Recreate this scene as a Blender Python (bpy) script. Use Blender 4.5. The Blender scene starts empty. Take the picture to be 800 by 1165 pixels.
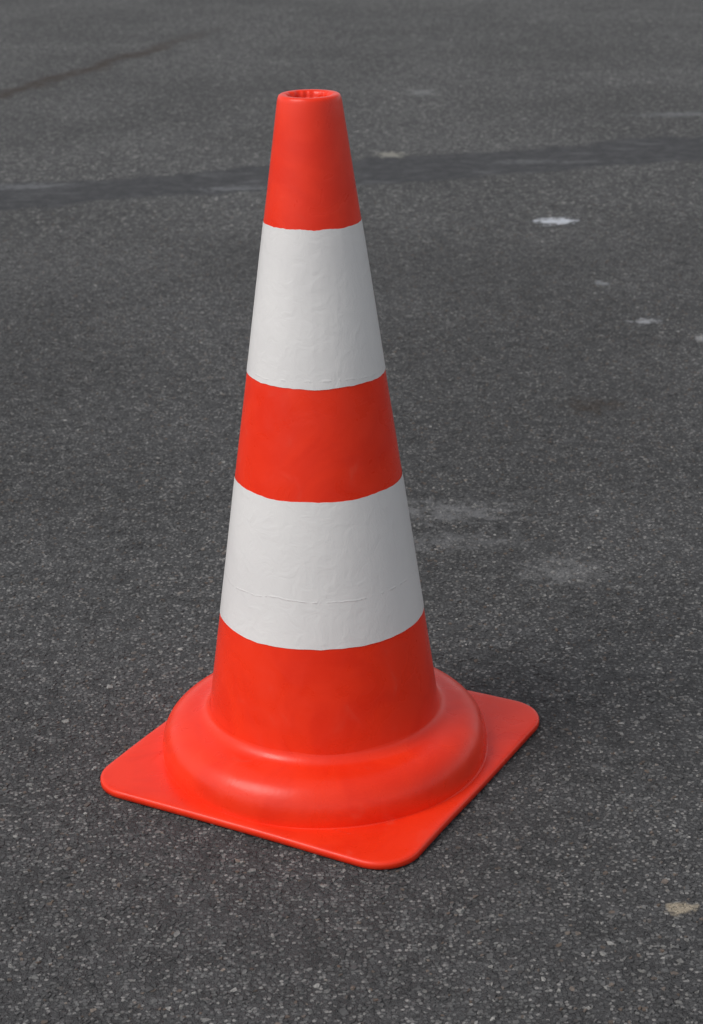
import bpy, bmesh, numpy as np, math
from mathutils import Matrix, Vector, noise
sc=bpy.context.scene
col=sc.collection
sc.view_settings.view_transform='Standard'
sc.view_settings.look='None'
sc.view_settings.exposure=0

# ---------------------------------------------------------------- helpers
class NT:
    def __init__(s,tree): s.t=tree; s.t.nodes.clear()
    def n(s,typ,**kw):
        nd=s.t.nodes.new(typ)
        for k,v in kw.items():
            if k.startswith('_'): setattr(nd,k[1:],v)
            else: nd.inputs[k].default_value=v
        return nd
    def l(s,a,b): s.t.links.new(a,b)
    def plug(s,sock,v):
        if isinstance(v,bpy.types.NodeSocket): s.l(v,sock)
        else: sock.default_value=v
    def math(s,op,a,b=0.0,clamp=False):
        nd=s.t.nodes.new('ShaderNodeMath'); nd.operation=op; nd.use_clamp=clamp
        s.plug(nd.inputs[0],a); s.plug(nd.inputs[1],b)
        return nd.outputs[0]
    def mr(s,v,a,b,c=0.0,d=1.0,smooth=True):
        nd=s.t.nodes.new('ShaderNodeMapRange'); nd.interpolation_type='SMOOTHSTEP' if smooth else 'LINEAR'
        s.plug(nd.inputs[0],v)
        for i,x in enumerate((a,b,c,d)): s.plug(nd.inputs[i+1],x)
        return nd.outputs[0]
    def mix(s,f,a,b,mode='MIX'):
        nd=s.t.nodes.new('ShaderNodeMix'); nd.data_type='RGBA'; nd.blend_type=mode
        s.plug(nd.inputs[0],f); s.plug(nd.inputs[6],a); s.plug(nd.inputs[7],b)
        return nd.outputs[2]
    def noise(s,vec,scale,detail=3,rough=.5,dist=0,dim='3D'):
        nd=s.t.nodes.new('ShaderNodeTexNoise'); nd.noise_dimensions=dim; s.l(vec,nd.inputs['Vector'])
        nd.inputs['Scale'].default_value=scale; nd.inputs['Detail'].default_value=detail
        nd.inputs['Roughness'].default_value=rough; nd.inputs['Distortion'].default_value=dist
        return nd
    def vor(s,vec,scale,feat='F1',rand=1.0):
        nd=s.t.nodes.new('ShaderNodeTexVoronoi'); nd.voronoi_dimensions='2D'; nd.feature=feat; s.l(vec,nd.inputs['Vector'])
        nd.inputs['Scale'].default_value=scale; nd.inputs['Randomness'].default_value=rand
        return nd
    def ramp(s,fac,stops):
        r=s.t.nodes.new('ShaderNodeValToRGB'); s.plug(r.inputs[0],fac); e=r.color_ramp.elements
        while len(e)<len(stops): e.new(.5)
        for i,(p,c) in enumerate(stops): e[i].position=p; e[i].color=rgb(*c)
        return r.outputs[0]
def newmat(name):
    m=bpy.data.materials.new(name); m.use_nodes=True
    return m,NT(m.node_tree)
def rgb(*c): return (c[0],c[1],c[2],1.0)

SPOTS=[(.61,2.69,.048,.040,.9,(.60,.63,.68),.55),
       (.68,1.76,.026,.024,.6,(.45,.46,.48),.7),
       (.63,2.07,.018,.020,.5,(.38,.40,.42),.7),
       (.24,3.61,.042,.045,.65,(.36,.35,.30),.5),
       (.77,1.63,.018,.025,.55,(.42,.42,.42),.7),
       (.40,4.76,.05,.07,.40,(.30,.31,.31),.7),
       (1.22,4.20,.16,.05,.35,(.28,.29,.30),.9),
       (.20,.74,.10,.045,.42,(.27,.27,.275),1.0),
       (.17,.62,.12,.035,.32,(.24,.24,.245),1.0),
       (.345,.50,.06,.05,.36,(.27,.27,.27),1.0),
       (-.22,3.17,.10,.035,.42,(.24,.245,.255),.9),
       (-.80,3.26,.13,.045,.38,(.24,.245,.255),.9),
       (.62,3.46,.12,.035,.30,(.22,.225,.23),.9),
       (.49,1.23,.055,.05,.6,(.045,.034,.026),.8),
       (.35,-.335,.013,.011,.75,(.42,.36,.27),.8)]
def stains(t,c,pos,X,Y):
    """shared ground stains (bird droppings, paint drips, dust) in world coordinates, metres"""
    sn2=t.noise(pos,40,3,.7,dim='2D')
    jit=t.math('MULTIPLY',t.math('SUBTRACT',sn2.outputs[0],.5),3.4)
    for (x,y,rx,ry,st,cc,soft) in SPOTS:
        a=t.math('DIVIDE',t.math('SUBTRACT',X,x),rx); bb=t.math('DIVIDE',t.math('SUBTRACT',Y,y),ry)
        d=t.math('SQRT',t.math('ADD',t.math('MULTIPLY',a,a),t.math('MULTIPLY',bb,bb)))
        d=t.math('ADD',d,jit)
        c=t.mix(t.mr(d,1-soft,1.0+soft*.3,st,0),c,rgb(*cc))
    return c
def large(t,c,pos):
    big=t.noise(pos,1.5,6,.62,dim='2D'); mid=t.noise(pos,34,2,.65,dim='2D')
    f=t.math('MULTIPLY',t.mr(big.outputs[0],.32,.68,.82,1.06),t.mr(mid.outputs[0],.3,.7,.84,1.14))
    cv=t.n('ShaderNodeCombineColor'); [t.l(f,cv.inputs[i]) for i in range(3)]
    return t.mix(1.0,c,cv.outputs[0],'MULTIPLY')

# ---------------------------------------------------------------- asphalt binder + fine grit
def asphalt_mat():
    m,t=newmat('asphalt')
    out=t.n('ShaderNodeOutputMaterial'); b=t.n('ShaderNodeBsdfPrincipled'); t.l(b.outputs[0],out.inputs[0])
    geo=t.n('ShaderNodeNewGeometry'); pos=geo.outputs['Position']
    sep=t.n('ShaderNodeSeparateXYZ'); t.l(pos,sep.inputs[0]); X,Y=sep.outputs[0],sep.outputs[1]
    vb=t.vor(pos,230)
    sb=t.n('ShaderNodeSeparateColor'); t.l(vb.outputs['Color'],sb.inputs[0])
    inB=t.mr(vb.outputs['Distance'],.35,.62,1,0)
    maskB=t.math('MULTIPLY',t.mr(sb.outputs[0],.2,.25),inB)
    fine=t.noise(pos,700,1,.6,dim='2D')
    cB=t.ramp(sb.outputs[1],[(0,(.052,.052,.053)),(.5,(.094,.094,.095)),(.85,(.155,.154,.152)),(1,(.29,.28,.27))])
    cM=t.ramp(fine.outputs[0],[(.3,(.032,.032,.033)),(.7,(.096,.096,.097))])
    c=t.mix(maskB,cM,cB)
    va=t.vor(pos,110); sa=t.n('ShaderNodeSeparateColor'); t.l(va.outputs['Color'],sa.inputs[0])
    far=t.mr(Y,1.9,3.1)
    mA=t.math('MULTIPLY',t.math('MULTIPLY',t.mr(va.outputs['Distance'],.4,.6,1,0),t.mr(sa.outputs[0],.4,.45)),far)
    cA=t.ramp(sa.outputs[1],[(0,(.058,.058,.059)),(.5,(.110,.110,.110)),(.9,(.21,.21,.20)),(1,(.34,.33,.31))])
    c=t.mix(mA,c,cA)
    c=large(t,c,pos)
    edge=t.noise(pos,3.5,4,.6,dim='2D')
    lin=t.math('SUBTRACT',t.math('SUBTRACT',Y,3.33),t.math('MULTIPLY',X,.24))
    lin=t.math('ADD',lin,t.mr(edge.outputs[0],0,1,-.10,.10,False))
    al=t.math('ABSOLUTE',lin)
    hw=t.math('ADD',.175,t.math('MULTIPLY',X,.015))
    inside=t.mr(t.math('SUBTRACT',al,hw),-.025,.015,1,0)
    tarn=t.noise(pos,24,4,.65,dim='2D')
    stre=t.n('ShaderNodeMapping'); t.l(pos,stre.inputs[0]); stre.inputs['Rotation'].default_value=(0,0,-.236); stre.inputs['Scale'].default_value=(.8,2.4,1)
    sn=t.noise(stre.outputs[0],5.5,4,.65,dim='2D')
    tar=t.mix(t.mr(tarn.outputs[0],.35,.7),rgb(.042,.043,.046),rgb(.066,.067,.071))
    tar=t.mix(t.mr(sn.outputs[0],.56,.72,0,.55),tar,rgb(.15,.152,.158))
    c=t.mix(t.math('MULTIPLY',inside,.93),c,tar)
    dx,dy=.51,1.34; L=math.hypot(dx,dy)
    cx=t.math('MULTIPLY',t.math('SUBTRACT',X,-1.11),dy/L); cy=t.math('MULTIPLY',t.math('SUBTRACT',Y,4.86),dx/L)
    cr=t.math('ADD',t.math('SUBTRACT',cx,cy),t.mr(edge.outputs[0],0,1,-.12,.12,False))
    crm=t.mr(t.math('ABSOLUTE',cr),.01,.08,1,0)
    crackf=t.math('MULTIPLY',t.math('MULTIPLY',crm,t.mr(Y,5.8,7.0,1,0)),t.mr(tarn.outputs[0],.3,.6,.45,.95))
    c=t.mix(crackf,c,rgb(.052,.041,.034))
    c=stains(t,c,pos,X,Y)
    t.l(c,b.inputs['Base Color'])
    b.inputs['Roughness'].default_value=.85
    b.inputs['Specular IOR Level'].default_value=.3
    h=t.math('ADD',t.math('MULTIPLY',maskB,.6),t.math('MULTIPLY',fine.outputs[0],.5))
    h=t.math('MULTIPLY',h,t.mr(inside,0,1,1,.35))
    bp=t.n('ShaderNodeBump'); bp.inputs['Strength'].default_value=1.0; bp.inputs['Distance'].default_value=.0020
    t.l(h,bp.inputs['Height']); t.l(bp.outputs[0],b.inputs['Normal'])
    return m

def chip_mat():
    m,t=newmat('stone_chips')
    out=t.n('ShaderNodeOutputMaterial'); b=t.n('ShaderNodeBsdfPrincipled'); t.l(b.outputs[0],out.inputs[0])
    geo=t.n('ShaderNodeNewGeometry'); pos=geo.outputs['Position']
    sep=t.n('ShaderNodeSeparateXYZ'); t.l(pos,sep.inputs[0])
    at=t.n('ShaderNodeAttribute',_attribute_name='shade')
    s2=t.n('ShaderNodeSeparateColor'); t.l(at.outputs['Color'],s2.inputs[0])
    c=t.ramp(s2.outputs[0],[(0,(.045,.045,.046)),(.35,(.080,.080,.081)),(.7,(.126,.126,.125)),(.90,(.19,.188,.182)),(.97,(.27,.265,.25)),(1,(.40,.39,.37))])
    c=t.mix(t.mr(s2.outputs[1],.89,.95,0,.55),c,rgb(.18,.12,.08))
    n=t.noise(pos,420,2,.6)
    c=t.mix(t.mr(n.outputs[0],.35,.65,0,.5),c,rgb(.066,.066,.067))
    c=large(t,c,pos)
    c=stains(t,c,pos,sep.outputs[0],sep.outputs[1])
    t.l(c,b.inputs['Base Color']); b.inputs['Roughness'].default_value=.7; b.inputs['Specular IOR Level'].default_value=.4
    return m

def plastic_mat(name,base,dark,rough=.30,bump=.00035):
    m,t=newmat(name)
    out=t.n('ShaderNodeOutputMaterial'); b=t.n('ShaderNodeBsdfPrincipled'); t.l(b.outputs[0],out.inputs[0])
    tc=t.n('ShaderNodeTexCoord'); P=tc.outputs['Object']
    n1=t.noise(P,9,3,.55,1.8); n2=t.noise(P,220,2,.6); n3=t.noise(P,30,3,.5,.8)
    c=t.mix(t.mr(n1.outputs[0],.38,.66),rgb(*base),rgb(*dark))
    c=t.mix(t.mr(n3.outputs[0],.62,.80,0,.07),c,rgb(.62,.30,.2))
    t.l(c,b.inputs['Base Color'])
    t.l(t.mr(n3.outputs[0],.3,.7,rough-.05,rough+.08),b.inputs['Roughness'])
    b.inputs['IOR'].default_value=1.45
    b.inputs['Specular IOR Level'].default_value=.45
    bp=t.n('ShaderNodeBump'); bp.inputs['Distance'].default_value=bump; bp.inputs['Strength'].default_value=.6
    t.l(t.math('ADD',t.math('MULTIPLY',n3.outputs[0],1.5),t.math('MULTIPLY',n2.outputs[0],.5)),bp.inputs['Height']); t.l(bp.outputs[0],b.inputs['Normal'])
    return m

def white_mat():
    m,t=newmat('white_band_paint')
    out=t.n('ShaderNodeOutputMaterial'); b=t.n('ShaderNodeBsdfPrincipled'); t.l(b.outputs[0],out.inputs[0])
    tc=t.n('ShaderNodeTexCoord'); P=tc.outputs['Object']
    sep=t.n('ShaderNodeSeparateXYZ'); t.l(P,sep.inputs[0])
    n1=t.noise(P,55,4,.6,1.0); n2=t.noise(P,8,3,.5); n3=t.noise(P,12,3,.6)
    mp=t.n('ShaderNodeMapping'); t.l(P,mp.inputs[0]); mp.inputs['Scale'].default_value=(1,1,.08)
    nv=t.noise(mp.outputs[0],60,2,.6)
    c=t.mix(t.mr(n2.outputs[0],.35,.7),rgb(.78,.765,.75),rgb(.73,.715,.705))
    c=t.mix(t.mr(n1.outputs[0],.64,.80,0,.25),c,rgb(.58,.55,.52))
    ridge=None
    for z0,k in ((.2365,.7),(.4705,.4)):
        zz=t.math('ADD',t.math('SUBTRACT',sep.outputs[2],z0),t.mr(n3.outputs[0],.3,.7,-.004,.004,False))
        r=t.math('MULTIPLY',t.mr(t.math('ABSOLUTE',zz),0,.0014,k,0),t.mr(n1.outputs[0],.42,.58))
        ridge=r if ridge is None else t.math('ADD',ridge,r)
    c=t.mix(t.math('MULTIPLY',ridge,.2),c,rgb(.42,.40,.38))
    t.l(c,b.inputs['Base Color']); b.inputs['Roughness'].default_value=.34
    b.inputs['Specular IOR Level'].default_value=.45
    h=t.math('ADD',t.math('ADD',n1.outputs[0],t.math('MULTIPLY',nv.outputs[0],.6)),t.math('MULTIPLY',ridge,.6))
    bp=t.n('ShaderNodeBump'); bp.inputs['Distance'].default_value=.0013; bp.inputs['Strength'].default_value=.5
    t.l(h,bp.inputs['Height']); t.l(bp.outputs[0],b.inputs['Normal'])
    return m

M_as=asphalt_mat(); M_ch=chip_mat()
M_or=plastic_mat('orange_plastic',(.92,.038,.009),(.85,.030,.007))
M_wh=white_mat()

def mkobj(name,bm,mat,parent=None,smooth=True):
    me=bpy.data.meshes.new(name); bm.to_mesh(me); bm.free()
    o=bpy.data.objects.new(name,me); col.objects.link(o); me.materials.append(mat)
    if smooth:
        for p in me.polygons: p.use_smooth=True
    if parent: o.parent=parent
    return o

# ---------------------------------------------------------------- ground
bm=bmesh.new()
S=300
vs=[bm.verts.new(v) for v in ((-S,-S,0),(S,-S,0),(S,S,0),(-S,S,0))]
bm.faces.new(vs)
ground=mkobj('asphalt_ground',bm,M_as,smooth=False)

# embedded stone chips: one mesh of small angular stones standing ~1 mm out of the binder
def chips():
    rng=np.random.default_rng(7)
    n=245000
    y=rng.uniform(-.85,3.1,n); x=rng.uniform(-1.45,1.45,n)
    keep=np.abs(x)<.24*(y+1.88)+.22
    keep&=rng.uniform(0,1,n)<np.clip((3.1-y)/1.4,0,1)
    ph=np.sin(x*7.1+1.3*np.sin(y*5.3))+np.sin(y*8.7+1.7*np.sin(x*6.1+2))+np.sin(x*23+2*np.sin(y*19))*.6
    keep&=rng.uniform(0,1,n)<np.clip(.80+.10*ph,0,1)
    x=x[keep];y=y[keep];n=len(x)
    a=np.clip(rng.lognormal(math.log(.0027),.34,n),.0012,.0056)
    asp=rng.uniform(.5,1.0,n)
    hz=np.minimum(a*.7,.0024)
    cz=-hz+rng.uniform(.0002,.0014,n)
    # hexagonal-ish irregular prism: 5-sided angular chips
    K=5
    ang=(np.arange(K)[None]+rng.uniform(-.36,.36,(n,K)))*2*np.pi/K
    rad=rng.uniform(.72,1.2,(n,K))
    V=np.zeros((n,2*K,3))
    top=rng.uniform(.62,.9,(n,1))
    V[:,:K,0]=np.cos(ang)*rad; V[:,:K,1]=np.sin(ang)*rad; V[:,:K,2]=-1
    V[:,K:,0]=V[:,:K,0]*top+rng.uniform(-.1,.1,(n,K)); V[:,K:,1]=V[:,:K,1]*top+rng.uniform(-.1,.1,(n,K))
    tilt=rng.uniform(-.25,.25,(n,2))
    V[:,K:,2]=1+V[:,K:,0]*tilt[:,:1]+V[:,K:,1]*tilt[:,1:]+rng.uniform(-.12,.12,(n,K))
    V[:,:,0]*=a[:,None]; V[:,:,1]*=(a*asp)[:,None]; V[:,:,2]*=hz[:,None]
    th=rng.uniform(0,2*np.pi,n); c,s=np.cos(th)[:,None],np.sin(th)[:,None]
    X=V[:,:,0]*c-V[:,:,1]*s+x[:,None]; Y=V[:,:,0]*s+V[:,:,1]*c+y[:,None]; Z=V[:,:,2]+cz[:,None]
    co=np.stack([X,Y,Z],-1).reshape(-1,3).astype(np.float32)
    tri=[(K,K+1,K+2),(K,K+2,K+3),(K,K+3,K+4)]
    for k in range(K):
        k2=(k+1)%K; tri+=[(k,k2,K+k2),(k,K+k2,K+k)]
    tri=np.array(tri)
    F=(tri[None]+(np.arange(n)*2*K)[:,None,None]).reshape(-1).astype(np.int32)
    nt=n*len(tri)
    me=bpy.data.meshes.new('asphalt_gravel')
    me.vertices.add(n*2*K); me.vertices.foreach_set('co',co.ravel())
    me.loops.add(nt*3); me.loops.foreach_set('vertex_index',F)
    me.polygons.add(nt); me.polygons.foreach_set('loop_start',np.arange(0,nt*3,3,dtype=np.int32))
    try: me.polygons.foreach_set('loop_total',np.full(nt,3,np.int32))
    except Exception: pass
    me.update(calc_edges=True)
    at=me.attributes.new('shade','FLOAT_COLOR','POINT')
    sh=np.ones((n,2*K,4),np.float32); sh[:,:,0]=rng.uniform(0,1,n)[:,None]; sh[:,:,1]=rng.uniform(0,1,n)[:,None]
    at.data.foreach_set('color',sh.ravel())
    me.polygons.foreach_set('use_smooth',np.zeros(nt,bool))
    me.materials.append(M_ch)
    o=bpy.data.objects.new('asphalt_gravel',me); col.objects.link(o); o.parent=ground
chips()

# ---------------------------------------------------------------- cone
H=.75; RT=.0319; SL=.1442
def R(z): return RT+SL*(H-z)
cone=bpy.data.objects.new('traffic_cone',None); col.objects.link(cone); cone.location=(0,0,.0008)

def lathe(name,prof,mat,N=224,wob=None):
    bm=bmesh.new(); rings=[]
    for i,(r,z) in enumerate(prof):
        ring=[]
        for k in range(N):
            a=2*math.pi*k/N; rr,zz=r,z
            if wob: rr,zz=wob(i,r,z,a)
            ring.append(bm.verts.new((rr*math.cos(a),rr*math.sin(a),zz)))
        rings.append(ring)
    for A,B in zip(rings,rings[1:]):
        for k in range(N): bm.faces.new((A[k],A[(k+1)%N],B[(k+1)%N],B[k]))
    bmesh.ops.recalc_face_normals(bm,faces=bm.faces[:])
    return mkobj(name,bm,mat,cone)
def organic(amp):
    def w(i,r,z,a):
        d=noise.noise(Vector((math.cos(a)*1.6,math.sin(a)*1.6,z*7)))*amp
        if r<.024 and z>.70: d+=noise.noise(Vector((math.cos(a)*5,math.sin(a)*5,z*40)))*.0016   # ragged moulding cut inside the mouth
        return r+d,z
    return w
prof=[]
z0=.066
for i in range(40):
    z=z0+(H-.006-z0)*i/39; prof.append((R(z),z))
prof+= [(RT+.0001,H-.003),(RT-.0008,H-.0010),(RT-.0022,H),(RT-.0050,H+.0002),(RT-.0084,H-.0002),(RT-.0100,H-.0016),(RT-.0106,H-.005),(RT-.0110,H-.009),(RT-.0140,H-.0105),(RT-.0150,H-.013)]
for i in range(12):
    z=H-.020-(H-.03)*i/11*.98; prof.append((max(.018,R(z)-.006),z))
lathe('cone_body',prof,M_or,wob=organic(.0004))
cp=[(R(.070),.070),(.1312,.0655),(.1345,.0615),(.1385,.0590),(.1440,.0578),(.1510,.0570),(.1580,.0560),(.1650,.0538),(.1720,.0500),(.1778,.0445),(.1822,.0375),(.1850,.0290),(.1862,.0205),(.1862,.0140),(.1858,.0110),(.1862,.0100),(.1874,.0097),(.1878,.0060)]
for _ in range(2):
    q=[cp[0]]
    for (a,b) in zip(cp,cp[1:]):
        q+=[(a[0]*.75+b[0]*.25,a[1]*.75+b[1]*.25),(a[0]*.25+b[0]*.75,a[1]*.25+b[1]*.75)]
    q.append(cp[-1]); cp=q
lathe('base_collar',cp,M_or,wob=organic(.0009))

def plate():
    s=.1979; rc=.046; w=-.5256
    loops=[(-.0015,.0005),(0,.0012),(0,.0060),(-.0007,.0078),(-.0022,.0089),(-.0045,.0092),(-.012,.0094),(-.04,.0095)]
    bm=bmesh.new(); rings=[]
    for off,z in loops:
        ring=[]; ss=s+off; r=max(.004,rc+off)
        for k in range(4):
            a0=k*math.pi/2; cx=(ss-r)*(1 if k in(0,3) else -1); cy=(ss-r)*(1 if k in(0,1) else -1)
            for j in range(17):
                a=a0+j/16*math.pi/2
                ring.append((cx+r*math.cos(a),cy+r*math.sin(a)))
            kn=(k+1)%4
            nx=(ss-r)*(1 if kn in(0,3) else -1); ny=(ss-r)*(1 if kn in(0,1) else -1)
            p0=ring[-1]; aa=kn*math.pi/2; p1=(nx+r*math.cos(aa),ny+r*math.sin(aa))
            for j in range(1,12):
                ring.append((p0[0]+(p1[0]-p0[0])*j/12,p0[1]+(p1[1]-p0[1])*j/12))
        vv=[]
        for (x,y) in ring:
            xr=x*math.cos(w)-y*math.sin(w); yr=x*math.sin(w)+y*math.cos(w)
            dz=noise.noise(Vector((xr*9,yr*9,.3)))*.0012+ .0006
            vv.append(bm.verts.new((xr,yr,z+(dz if z>.001 else dz+.0004))))
        rings.append(vv)
    n=len(rings[0])
    for A,B in zip(rings,rings[1:]):
        for k in range(n): bm.faces.new((A[k],A[(k+1)%n],B[(k+1)%n],B[k]))
    bm.faces.new(rings[-1])
    bmesh.ops.recalc_face_normals(bm,faces=bm.faces[:])
    return mkobj('base_plate',bm,M_or,cone)
plate()

def band(name,zl,zh,seed):
    n=26; prof=[(R(zl+(zh-zl)*i/n)+.0004,zl+(zh-zl)*i/n) for i in range(n+1)]
    def w(i,r,z,a):
        e=noise.noise(Vector((math.cos(a)*2.2+seed,math.sin(a)*2.2,z*3)))*.0016+noise.noise(Vector((math.cos(a)*11+seed,math.sin(a)*11,z*3)))*.0006
        t=(z-zl)/(zh-zl); k=abs(2*t-1)**3
        zz=z+e*k
        d=noise.noise(Vector((math.cos(a)*1.6,math.sin(a)*1.6,z*7)))*.0004
        d+=(noise.noise(Vector((math.cos(a)*9,math.sin(a)*9,z*30+seed)))+1)*.00008
        return r-SL*(zz-z)+d,zz
    return lathe(name,prof,M_wh,N=224,wob=w)
band('upper_white_band',.4619,.6224,3.1)
band('lower_white_band',.1850,.3443,8.7)

# ---------------------------------------------------------------- camera
def axes(yaw,pitch,roll):
    f=Vector((math.sin(yaw)*math.cos(pitch),math.cos(yaw)*math.cos(pitch),-math.sin(pitch)))
    r0=Vector((math.cos(yaw),-math.sin(yaw),0)); u0=r0.cross(f)
    return f,r0*math.cos(roll)+u0*math.sin(roll),-r0*math.sin(roll)+u0*math.cos(roll)
f,r,u=axes(.0186,.3792,-.0181)
cd=bpy.data.cameras.new('camera'); cam=bpy.data.objects.new('camera',cd); col.objects.link(cam)
cam.matrix_world=Matrix((( r.x,u.x,-f.x,0),(r.y,u.y,-f.y,-1.8768),(r.z,u.z,-f.z,1.0455),(0,0,0,1)))
cd.sensor_fit='HORIZONTAL'; cd.sensor_width=24; cd.lens=2097.8/800*24
cd.clip_start=.05; cd.clip_end=1000
cd.dof.use_dof=True; cd.dof.focus_distance=1.95; cd.dof.aperture_fstop=13
sc.camera=cam

# ---------------------------------------------------------------- light
az=math.radians(242); el=math.radians(48)
world=bpy.data.worlds.new('World'); sc.world=world; world.use_nodes=True
t=NT(world.node_tree)
wo=t.n('ShaderNodeOutputWorld'); bg=t.n('ShaderNodeBackground'); t.l(bg.outputs[0],wo.inputs[0])
sky=t.n('ShaderNodeTexSky'); sky.sky_type='NISHITA'; sky.sun_disc=False
sky.sun_elevation=el; sky.sun_rotation=az; sky.dust_density=2.0; sky.air_density=1.0
hs=t.n('ShaderNodeHueSaturation'); hs.inputs['Saturation'].default_value=.22; t.l(sky.outputs[0],hs.inputs['Color'])
t.l(hs.outputs[0],bg.inputs[0]); bg.inputs[1].default_value=.142
ld=bpy.data.lights.new('sun','SUN'); ld.energy=1.3; ld.angle=math.radians(32); ld.color=(1,.96,.92)
lo=bpy.data.objects.new('sun',ld); col.objects.link(lo)
sd=Vector((math.sin(az)*math.cos(el),math.cos(az)*math.cos(el),math.sin(el)))
lo.rotation_euler=sd.to_track_quat('Z','Y').to_euler()
lo.location=sd*10
